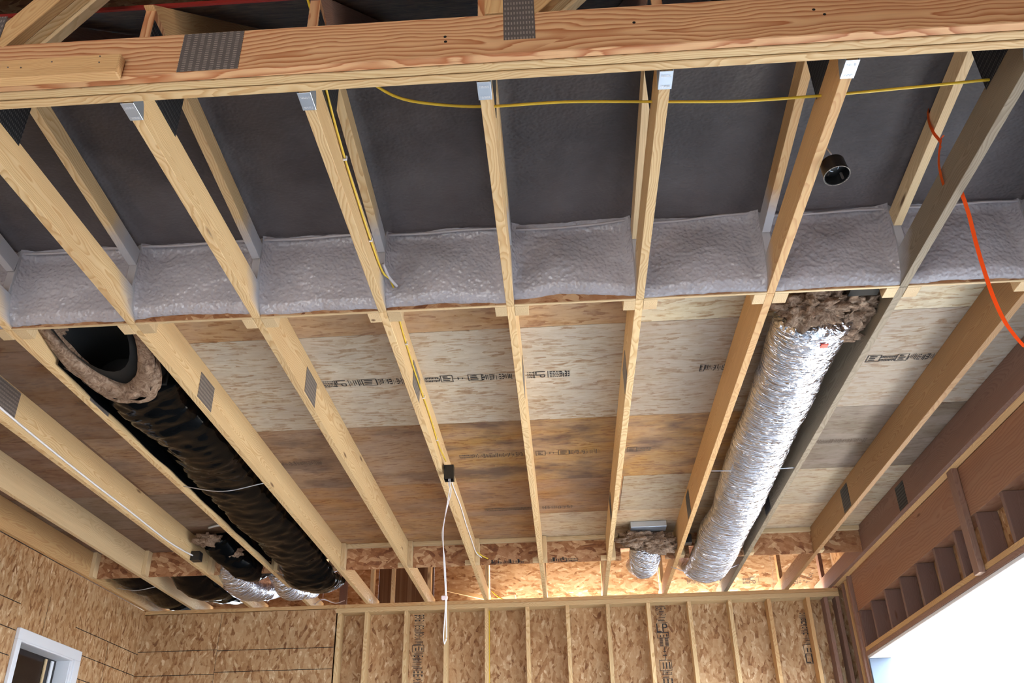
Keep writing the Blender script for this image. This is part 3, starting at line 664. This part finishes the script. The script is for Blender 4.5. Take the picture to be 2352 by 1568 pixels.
# ------------------------------------------------------------------ far kneewall blocking
bw2 = {-3: 'in the bay beside the left wall', -2: 'second bay from the left wall', -1: 'behind the small black elbow duct', 0: 'behind the far end of the black duct', 1: 'first right of the black duct', 2: 'left of the hanging cord',
       3: 'right of the hanging cord', 4: 'with faded print, right of the middle truss', 5: 'behind the torn wool bundle', 6: 'behind the far end of the silver duct', 7: 'with a bright strip above, right of the silver duct', 8: 'very dark, beside the right wall'}
for i in range(-3, 9):
    xa, xb = X(i)+0.0585, X(i+1)-0.0195
    t = thing('far_blocking_panel', 'far brown strand-board blocking ' + bw2[i], 'blocking', ((xa+xb)/2, YB2, Z0), 'far blocking panels')
    zt = Z0+0.002
    if i in (0, 6, -1, 5): # cut away for the duct
        xc = (xa+xb)/2; 
        box('strand_board', (xa, YB2-0.012, Z0+0.11), (xb, YB2, ZD-0.001), 'osb_block', t)
        box('strand_board', (xa, YB2-0.012, Z0), (xa+0.05, YB2, Z0+0.1095), 'osb_block', t); box('strand_board', (xb-0.09, YB2-0.012, Z0), (xb, YB2, Z0+0.1095), 'osb_block', t)
    else: fb = box('strand_board', (xa, YB2-0.012, zt), (xb, YB2, ZD-0.001), 'osb_block', t)
    if i > 0 and i != 6: box('ledger', (xa, YB2-0.052, ZD-0.036), (xb, YB2-0.013, ZD-0.001), 'pine_pale', t, axis='x')
    if i in (1, 2, 3, 4): box('cleat', (xb-0.055, YB2-0.04, Z0+0.004), (xb-0.002, YB2-0.013, Z0+0.045), 'pine_pale', t)
    if i == 4: stamp(fb, (xa+0.02, YB2-0.0125, Z0+0.005), (1, 0, 0), (0, 0, 1), [('bars', .1), ('box', .05), ('rows', .1)], 'ink', 31, H=0.035)
    if i == 3: stamp(fb, (xa+0.1, YB2-0.0125, Z0+0.005), (1, 0, 0), (0, 0, 1), [('bars', .3)], 'ink', 32, H=0.03)

# eave boards beyond the far wall
ew = {-3: 'behind the duct stub at the left wall', -2: 'behind the crumpled duct stub', -1: 'behind the foil duct', 0: 'behind the end of the black duct', 1: 'darkened for a shaded opening, right of the black duct', 2: 'dim one left of the hanging cord', 3: 'left of the middle truss', 4: 'right of the middle truss', 5: 'under the torn wool bundle', 6: 'under the end of the silver duct', 7: 'with a single printed mark', 8: 'brightest, in the right corner with a block of print'}
for i in range(-3, 9):
    xa, xb = (X(i)+0.001 if i > -3 else -4.6), (X(i+1)-0.001 if i < 8 else 2.895)
    o = box('fascia_board', (xa, 9.76, 3.86), (xb, 9.775, 4.38), 'osb_fascia' if i != 1 else 'osb_roof')  # one board coloured dark in place of a shaded opening
    tag(o, 'strand-board fascia beyond the far wall, ' + ew[i], 'fascia board', 'sunlit boards beyond the far wall')
    if i == 6: stamp(o, (xa+0.3, 9.7595, 4.0), (1, 0, 0), (0, 0, 1), [('bars', .16)], 'ink_faint', 41, H=0.06)
    if i == 7: stamp(o, (xa+0.28, 9.7595, 3.98), (1, 0, 0), (0, 0, 1), [('rows', .08), ('LP', .10)], 'ink_faint', 42, H=0.08)
    if i == 8: stamp(o, (xa+0.2, 9.7595, 3.97), (1, 0, 0), (0, 0, 1), [('box', .05), ('scribble', .2)], 'ink_faint', 43, H=0.12)
tag(box('soffit_board', (-4.6, 9.42, 3.80), (-0.95, 9.77, 3.81), 'osb_roof'), 'strand-board soffit closing the eave behind the ducts at the left', 'soffit')
tag(board('brace', (-1.25, 9.62, 4.0), (-0.62, 9.70, 3.86), 0.03, 0.038, 'pine_warm'), 'slanting brace seen beyond the far wall plate, left of the yellow cable', 'brace')
tag(board('brace', (-0.75, 9.6, 3.84), (-0.50, 9.5, 3.86), 0.03, 0.06, 'pine_pale'), 'short bright board end beyond the plate right of the yellow cable truss', 'brace')
tag(box('eave_post', (-2.36, 9.42, 3.82), (-2.28, 9.46, 4.3), 'pine_dark', axis='z'), 'dark short post beyond the plate, right of the silver collar ducts', 'post')
tag(box('eave_post', (-1.80, 9.35, 3.79), (-1.76, 9.39, 4.3), 'pine', axis='z'), 'pale short post beyond the plate, by the second truss right of the ducts', 'post')

# ------------------------------------------------------------------ black duct
def wob(seed, a1, a2, a3=0.0, ring=0.0):
    def fn(s, a, p):
        return a1*nz(p.x*3, p.y*2.2, p.z*3+seed) + a2*nz(p.x*9+seed, p.y*14, p.z*9) + a3*nz(p.x*20, p.y*42+3*math.sin(a), p.z*20+seed) + ring*math.sin(s*95+2.0*math.sin(a))
    return fn
t = thing('black_duct', 'fat glossy black insulated air duct in the bay at the left', 'duct', (-2.32, 6.0, Z0))
tube('jacket', [(-2.32, 4.33, 3.89), (-2.34, 4.6, 3.872), (-2.31, 5.2, 3.884), (-2.35, 5.78, 3.882), (-2.33, 6.5, 3.872), (-2.32, 7.3, 3.865), (-2.31, 7.8, 3.81), (-2.31, 8.12, 3.765), (-2.31, 8.42, 3.83), (-2.31, 8.6, 3.90)], (0.225, 0.114), 'poly', t, seg=64, n=30, rfun=wob(1, 0.036, 0.016, 0.0035))
def flap(u, v):
    y = 4.0+3.8*u; x = -2.592+0.004*nz(y*4, v*5, 3)+0.006*(1-v)*nz(y*2, 1, 7)
    return (x, y, 3.812+0.185*v+0.012*(1-v)*nz(y*3, 4, 4))
grid('loose_jacket', flap, 90, 8, 'poly', t)['label'] = 'loose black sheeting against the truss'
def lip(name, cx, zc, ra, rb, thick, seed, parent, y0=3.70, dy=0.52, band=0.32):
    """torn open end of a wool sleeve: a thick scoop-shaped lip swept round the lower half"""
    def fn(u, v):
        a = -math.pi*1.08+1.16*math.pi*u; q = v*2*math.pi
        rr = thick*(0.5+0.22*nz(u*8, v*4, seed)+0.16*nz(u*22, v*10, seed))
        o = math.cos(q)*rr; al = math.sin(q)*0.5+0.5
        y = y0+dy*abs(math.sin(a))**1.3+band*al*(0.8+0.4*nz(u*3, seed, 0))+0.035*nz(u*9, seed, v*3)
        if math.sin(a) > 0: y = y0+band*al
        return (cx+math.cos(a)*(ra+o), y, zc+math.sin(a)*(rb+o))
    return grid(name, fn, 120, 36, 'glasswool', parent)
lip('wool_sleeve', -2.34, 3.925, 0.235, 0.135, 0.09, 4, t)
def liner(u, v):
    a = math.pi*(-1.0+2.0*u); return (-2.34+0.195*math.cos(a), 3.66+(0.75 if a > 0 else 0.75)*v + (0 if a > 0 else 0.45*abs(math.sin(a)))*(1-v), 3.915+0.10*math.sin(a))
grid('inner_liner', liner, 32, 6, 'blackin', t)
box('duct_mouth', (-2.52, 4.30, 3.83), (-2.14, 4.32, 4.0), 'blackin', t)
# wool scraps at the mouth
def lump(name, c, r, seed, mat, parent=None, amp=0.35, sub=4, fr=2.2):
    bm = bmesh.new(); bmesh.ops.create_icosphere(bm, subdivisions=sub, radius=1.0)
    for v in bm.verts:
        d = v.co.normalized(); k = 1+amp*nz(d.x*fr+seed, d.y*fr, d.z*fr)+amp*0.5*nz(d.x*fr*2.7, d.y*fr*2.7+seed, d.z*fr*2.7)+amp*0.25*nz(d.x*fr*6, d.y*fr*6, d.z*fr*6+seed)
        v.co = Vector((d.x*r[0]*k+c[0], d.y*r[1]*k+c[1], d.z*r[2]*k+c[2]))
    return done(bm, name, MT[mat], parent, smooth=True)
lump('wool_scrap', (-2.54, 3.78, 3.95), (0.05, 0.12, 0.04), 3, 'glasswool', t)

# ------------------------------------------------------------------ silver duct
t = thing('silver_duct', 'crinkled silver foil-wrapped air duct in the bay at the right', 'duct', (1.35, 6.0, Z0))
tube('jacket', [(1.34, 4.00, 3.885), (1.34, 4.5, 3.86), (1.35, 5.2, 3.865), (1.36, 5.9, 3.86), (1.38, 6.7, 3.85), (1.36, 7.4, 3.84), (1.34, 7.9, 3.78), (1.31, 8.22, 3.755), (1.30, 8.45, 3.86), (1.3, 8.8, 4.0)], (0.198, 0.125), 'foil', t, seg=56, n=30, rfun=wob(5, 0.018, 0.006, 0.0045, 0.0))
box('red_tag', (1.365, 4.05, 3.748), (1.40, 4.085, 3.752), 'red_tag', t)['label'] = 'small red square sticker'
lump('wool_end', (1.30, 3.86, 3.87), (0.15, 0.13, 0.085), 12, 'glasswool', t, 0.6, 5, 3.2); lump('wool_end', (1.52, 3.98, 3.90), (0.13, 0.20, 0.06), 19, 'glasswool', t, 0.6, 5, 3.4)
lump('wool_end', (1.42, 4.10, 3.85), (0.17, 0.09, 0.055), 25, 'glasswool', t, 0.5, 5, 3.0)
box('duct_mouth', (1.44, 3.64, 3.85), (1.58, 3.76, 4.0), 'blackin', t)

# duct support rods
for n_, (xa, xb, y, z) in enumerate([(-2.605, -2.035, 5.78, 3.775), (1.05, 1.623, 5.89, 3.79), (-2.605, -2.035, 8.02, 3.74), (1.0, 1.623, 8.30, 3.76), (-4.25, -3.86, 8.35, 3.80)]):
    lab = ['thin metal rod across the bay under the black duct', 'thin metal rod across the bay under the middle of the silver duct', 'thin metal rod under the far end of the black duct', 'thin metal rod under the far end of the silver duct', 'thin wire across the short black duct by the left wall'][n_]
    zz = [3.752, 3.79, 3.70, 3.70, 3.77][n_]
    tag(tube('support_rod', [(xa, y, 3.80), ((xa+xb)/2, y, zz), (xb, y, 3.80)], 0.0035, 'rod', seg=6), lab, 'support rod', 'duct support rods')

# ------------------------------------------------------------------ small ducts in the far left corner and the wool bundle
d1 = tag(tube('short_black_duct', [(-4.08, 8.06, 3.93), (-4.08, 8.5, 3.90), (-4.07, 9.0, 3.92), (-4.05, 9.6, 3.95)], (0.20, 0.12), 'poly', seg=32, n=10, rfun=wob(9, 0.03, 0.01)), 'black insulated duct stub nearest the left wall, beyond the far blocking', 'duct')
d2 = tag(tube('short_black_duct', [(-3.53, 8.06, 3.94), (-3.53, 8.5, 3.88), (-3.50, 8.95, 3.90), (-3.45, 9.5, 4.0)], (0.18, 0.13), 'poly', seg=32, n=10, rfun=wob(14, 0.04, 0.02, 0.01)), 'crumpled black duct stub with bright glints, second from the left wall', 'duct')
t = thing('elbow_duct', 'small black elbow duct with torn wool at the far left', 'duct', (-2.93, 7.7, 3.9))
tube('jacket', [(-3.02, 7.50, 4.0), (-2.97, 7.66, 3.92), (-2.90, 7.85, 3.86), (-2.86, 8.05, 3.84), (-2.86, 8.3, 3.93)], (0.13, 0.10), 'poly', t, seg=32, n=10, rfun=wob(18, 0.03, 0.02, 0.008))
lump('wool_collar', (-3.06, 7.45, 3.945), (0.11, 0.10, 0.05), 31, 'glasswool', t, 0.5, 4, 2.8); lump('wool_collar', (-2.93, 7.62, 3.875), (0.12, 0.04, 0.05), 37, 'glasswool', t, 0.5, 4, 2.8)
tube('collar_ring', [(-3.0, 7.28, 4.0), (-2.88, 7.24, 4.005), (-2.76, 7.32, 4.0)], 0.011, 'steel', t, seg=8)
tag(tube('foil_duct', [(-3.18, 8.15, 3.98), (-3.14, 8.5, 3.88), (-3.10, 8.8, 3.88), (-3.0, 9.2, 4.0)], (0.15, 0.13), 'foil', seg=32, n=10, rfun=wob(22, 0.02, 0.01, 0.006)), 'foil-wrapped duct stub left of the black duct end, just over the far wall plate', 'duct')
tag(tube('foil_duct', [(-2.72, 8.42, 3.97), (-2.70, 8.55, 3.90), (-2.68, 8.75, 3.86), (-2.60, 9.2, 3.98)], (0.12, 0.13), 'foil', seg=32, n=10, rfun=wob(26, 0.02, 0.01, 0.006)), 'shiny foil elbow just left of the last truss before the black duct end', 'duct')
t = thing('register_boot', 'torn wool bundle with a grey metal box, left of the silver duct', 'duct', (0.75, 7.7, 3.9))
box('sheet_metal_box', (0.61, 7.60, 3.965), (0.92, 7.74, ZD-0.002), 'steel', t, bevel=0.003)
lump('wool_wrap', (0.66, 7.76, 3.91), (0.17, 0.09, 0.06), 41, 'glasswool', t, 0.5, 5, 3.0); lump('wool_wrap', (0.85, 7.82, 3.88), (0.17, 0.12, 0.085), 47, 'glasswool', t, 0.45, 5, 3.0)
tube('foil_stub', [(0.74, 7.86, 3.86), (0.74, 8.1, 3.76), (0.72, 8.35, 3.84)], (0.13, 0.10), 'foil', t, seg=32, n=10, rfun=wob(30, 0.02, 0.01, 0.005))

# ------------------------------------------------------------------ cables, boxes, strap
tag(tube('yellow_cable', [(-0.74, 2.20, 4.02), (-0.60, 2.27, 3.925), (-0.50, 2.335, 3.90), (-0.36, 2.372, 3.893), (-0.187, 2.392, 3.89), (0.093, 2.402, 3.90), (0.423, 2.428, 3.90), (0.724, 2.449, 3.90), (1.032, 2.445, 3.90), (1.339, 2.43, 3.90), (1.60, 2.42, 3.905)], 0.0052, 'yellow', seg=8),
    'yellow cable strung across the trusses close behind the girder', 'cable')
t = thing('yellow_cable_run', 'yellow cable stapled along the side of the truss left of the middle', 'cable', (-0.77, 3.5, 3.9))
yc = [(-0.84, 2.185, 4.30), (-0.800, 2.186, 4.16), (-0.770, 2.20, 4.02), (-0.7695, 2.31, 3.955), (-0.7695, 2.64, 3.905), (-0.7695, 3.15, 3.885), (-0.7685, 3.42, 3.90), (-0.745, 3.50, 3.90), (-0.742, 3.7, 3.90), (-0.7695, 3.9, 3.915), (-0.7695, 4.37, 3.885), (-0.7695, 5.0, 3.885), (-0.7695, 5.4, 3.868), (-0.752, 5.64, 3.85)]
tube('sheath', yc, 0.0048, 'yellow', t, seg=8); tube('sheath', [(-0.805, 2.184, 4.32), (-0.79, 2.184, 4.2), (-0.784, 2.19, 4.08)], 0.0048, 'yellow', t, seg=8)
for y, z in [(2.64, 3.905), (3.15, 3.885), (4.1, 3.90), (4.72, 3.885), (5.32, 3.872)]:
    bm = bmesh.new(); bm_box(bm, (-0.768, y, z), (0.014, 0.008, 0.018)); done(bm, 'staple', MT['white_cable'], t)
tag(tube('foamed_cable', [(-0.765, 3.40, 3.93), (-0.75, 3.47, 3.905), (-0.72, 3.535, 3.89)], 0.008, 'bead', seg=6), 'short foam-coated cable tail disappearing into the foam beside the yellow cable', 'cable')
t = thing('junction_box', 'black rectangular electrical box on the truss with the yellow cable', 'electrical box', (-0.74, 5.70, 3.78))
bm = bmesh.new()
for c, d in [((-0.765, 5.70, 3.785), (0.004, 0.06, 0.10)), ((-0.705, 5.70, 3.785), (0.004, 0.06, 0.10)), ((-0.735, 5.669, 3.785), (0.064, 0.004, 0.10)), ((-0.735, 5.731, 3.785), (0.064, 0.004, 0.10)), ((-0.735, 5.70, 3.833), (0.064, 0.064, 0.004))]: bm_box(bm, c, d)
done(bm, 'housing', MT['black'], t); box('nail_tab', (-0.767, 5.66, 3.80), (-0.764, 5.64, 3.83), 'black', t)
# hanging cord
t = thing('hanging_cord', 'white cord folded double, hanging down from the black electrical box', 'cord', (-0.75, 5.75, 3.2))
tube('strand', [(-0.738, 5.71, 3.80), (-0.742, 5.74, 3.72), (-0.728, 5.76, 3.68), (-0.765, 5.77, 3.52), (-0.778, 5.77, 3.40), (-0.770, 5.77, 3.20), (-0.755, 5.77, 2.98), (-0.757, 5.77, 2.86), (-0.764, 5.77, 2.73), (-0.757, 5.77, 2.68)], 0.0036, 'white_cable', t, seg=6)
tube('strand', [(-0.735, 5.71, 3.80), (-0.735, 5.74, 3.70), (-0.770, 5.775, 3.50), (-0.785, 5.775, 3.38), (-0.764, 5.775, 3.20), (-0.750, 5.775, 2.98), (-0.750, 5.775, 2.86), (-0.745, 5.775, 2.73), (-0.757, 5.77, 2.68)], 0.0036, 'white_cable', t, seg=6)
box('tape_tag', (-0.782, 5.762, 2.955), (-0.742, 5.784, 2.98), 'pinktag', t, bevel=0.004)['label'] = 'pinkish tape wrap'
tag(tube('white_cable', [(-0.744, 5.71, 3.80), (-0.765, 5.85, 3.87), (-0.769, 6.24, 3.88), (-0.7695, 6.7, 3.90), (-0.7695, 7.1, 3.885), (-0.7695, 7.5, 3.89), (-0.76, 7.85, 3.87), (-0.72, 7.95, 3.85)], 0.0048, 'white_cable', seg=6),
    'white cable continuing from the black box along the truss to the far blocking', 'cable')
tag(tube('yellow_cable', [(-0.76, 7.86, 3.88), (-0.71, 7.93, 3.858), (-0.665, 7.975, 3.845)], 0.006, 'yellow', seg=6), 'short yellow cable tail poking out by the far blocking', 'cable')
pts = [(-3.213, 4.3, 3.85), (-3.2085, 4.55, 3.838), (-3.2085, 4.8, 3.829), (-3.2085, 5.12, 3.822), (-3.2085, 5.6, 3.815), (-3.2085, 6.28, 3.812), (-3.2085, 6.95, 3.805), (-3.2085, 7.3, 3.82), (-3.195, 7.50, 3.83)]
tag(tube('white_cable', pts, 0.0068, 'white_cable', seg=6), 'white cable stapled along the lower edge of a truss at the left', 'cable')
tag(box('junction_box', (-3.2155, 7.50, 3.79), (-3.135, 7.58, 3.87), 'black', bevel=0.004), 'black electrical box at the end of the white cable at the left', 'electrical box')
tag(box('junction_box', (1.052, 7.56, 3.80), (1.115, 7.64, 3.88), 'black', bevel=0.004), 'small black electrical box beside the far end of the silver duct', 'electrical box')
tag(tube('yellow_cable', [(-0.765, 9.3, 3.69), (-0.764, 9.29, 3.4), (-0.766, 9.29, 3.2), (-0.764, 9.30, 2.4)], 0.006, 'yellow', seg=6), 'yellow cable running down beside a far wall stud', 'cable')
tag(tube('yellow_cable', [(-0.62, 9.4, 3.82), (-0.68, 9.5, 3.87), (-0.76, 9.55, 3.95)], 0.006, 'yellow', seg=6), 'yellow cable end curling over the far wall plate', 'cable')
tag(tube('white_cable', [(-2.20, 8.7, 4.0), (-2.10, 8.95, 3.90), (-1.99, 9.25, 3.82)], 0.006, 'white_cable', seg=6), 'whitish cable lying over the truss end right of the black duct', 'cable')
tag(tube('white_cable', [(-2.62, 9.4, 3.83), (-2.5, 9.3, 3.86), (-2.38, 9.35, 3.83), (-2.3, 9.42, 3.87)], 0.005, 'white_cable', seg=6), 'thin pale wire looping over the plate right of the foil elbow', 'cable')
# round fixture box
t = thing('round_box', 'round black electrical box hanging from the side of a truss at the upper right', 'electrical box', (1.10, 2.74, 3.79))
ax = Vector((0.16, -0.62, -1)).normalized(); mm = ax.to_track_quat('Z', 'Y').to_matrix().to_4x4(); mm.translation = (1.112, 2.735, 3.80)
mm = Matrix.Translation((1.112, 2.735, 3.80)) @ Vector((0.05, -0.12, -1)).normalized().to_track_quat('Z', 'Y').to_matrix().to_4x4()
bm = bmesh.new()
prof = [(0.0, -0.035), (0.040, -0.035), (0.046, -0.028), (0.048, 0.035), (0.051, 0.036), (0.051, 0.040), (0.0465, 0.040), (0.0445, 0.0)]
rings = []
for r_, z_ in prof:
    rings.append([bm.verts.new((r_*math.cos(k*math.pi/20), r_*math.sin(k*math.pi/20), z_)) for k in range(40)] if r_ > 0 else [bm.verts.new((0, 0, z_))])
for a_, b_ in zip(rings, rings[1:]):
    for k in range(40):
        k2 = (k+1) % 40
        if len(a_) == 1: bm.faces.new((a_[0], b_[k], b_[k2]))
        else: bm.faces.new((a_[k], b_[k], b_[k2], a_[k2]))
bm.faces.new(rings[-1]); bmesh.ops.recalc_face_normals(bm, faces=list(bm.faces))
done(bm, 'housing', MT['black'], t, mm)
def ringtube(r, z, rr, name, mat, arc=2*math.pi, off=(0, 0)):
    P = [mm @ Vector((off[0]+r*math.cos(a), off[1]+r*math.sin(a), z)) for a in [arc*k/28 for k in range(29)]]
    return tube(name, P, rr, mat, t, seg=6, n=1, cap=False)
ringtube(0.0500, 0.041, 0.0012, 'rim', 'plate'); ringtube(0.017, 0.010, 0.0015, 'wire_loop', 'steel', 5.2, (-0.01, 0.008))
for sx_ in (-0.033, 0.034):
    bm = bmesh.new(); bmesh.ops.create_cone(bm, segments=12, radius1=0.005, radius2=0.005, depth=0.03); done(bm, 'screw_post', MT['plate'], t, mm @ Matrix.Translation((sx_, -0.008, 0.022)))
tube('lead_wire', [(1.06, 2.70, 3.93), (1.085, 2.70, 3.88), (1.098, 2.693, 3.835)], 0.0035, 'white_cable', t, seg=6)
# orange strap
def ribbon(name, pts, wd, side, parent):
    path = catmull(pts, 8); bm = bmesh.new(); sv = Vector(side).normalized(); pr_ = None
    for p in path:
        q = [bm.verts.new(p-sv*wd/2), bm.verts.new(p+sv*wd/2)]
        if pr_: bm.faces.new((pr_[0], pr_[1], q[1], q[0]))
        pr_ = q
    bmesh.ops.solidify(bm, geom=list(bm.faces), thickness=0.0012)
    return done(bm, name, MT['orange'], parent)
t = thing('orange_strap', 'bright orange strap looped round a truss at the right, its end hanging down', 'strap', (1.66, 2.95, 3.7))
ribbon('hanging_end', [(1.6635, 2.93, 3.95), (1.665, 2.935, 3.87), (1.672, 2.945, 3.80), (1.688, 2.975, 3.72), (1.693, 3.00, 3.60), (1.692, 3.005, 3.48), (1.694, 3.008, 3.36), (1.70, 3.0, 3.25), (1.712, 2.985, 3.17), (1.728, 2.975, 3.115)], 0.019, (1, 0.15, 0), t)
ribbon('loop', [(1.6205, 2.895, 4.225), (1.6195, 2.915, 4.167), (1.618, 2.905, 4.10), (1.616, 2.88, 4.04), (1.616, 2.872, 4.015)], 0.026, (0.1, 1, 0.3), t)
ribbon('loop', [(1.616, 2.872, 4.02), (1.615, 2.90, 4.00), (1.615, 2.935, 3.96), (1.616, 2.95, 3.91), (1.617, 2.955, 3.865)], 0.022, (0, 1, 0.35), t)
ribbon('loop', [(1.616, 2.90, 3.995), (1.606, 2.87, 3.985), (1.598, 2.845, 3.975)], 0.008, (0, 0.4, 1), t)
ribbon('loop', [(1.64, 2.88, 4.055), (1.625, 2.872, 4.045), (1.616, 2.872, 4.02)], 0.02, (0, 1, 0.2), t)
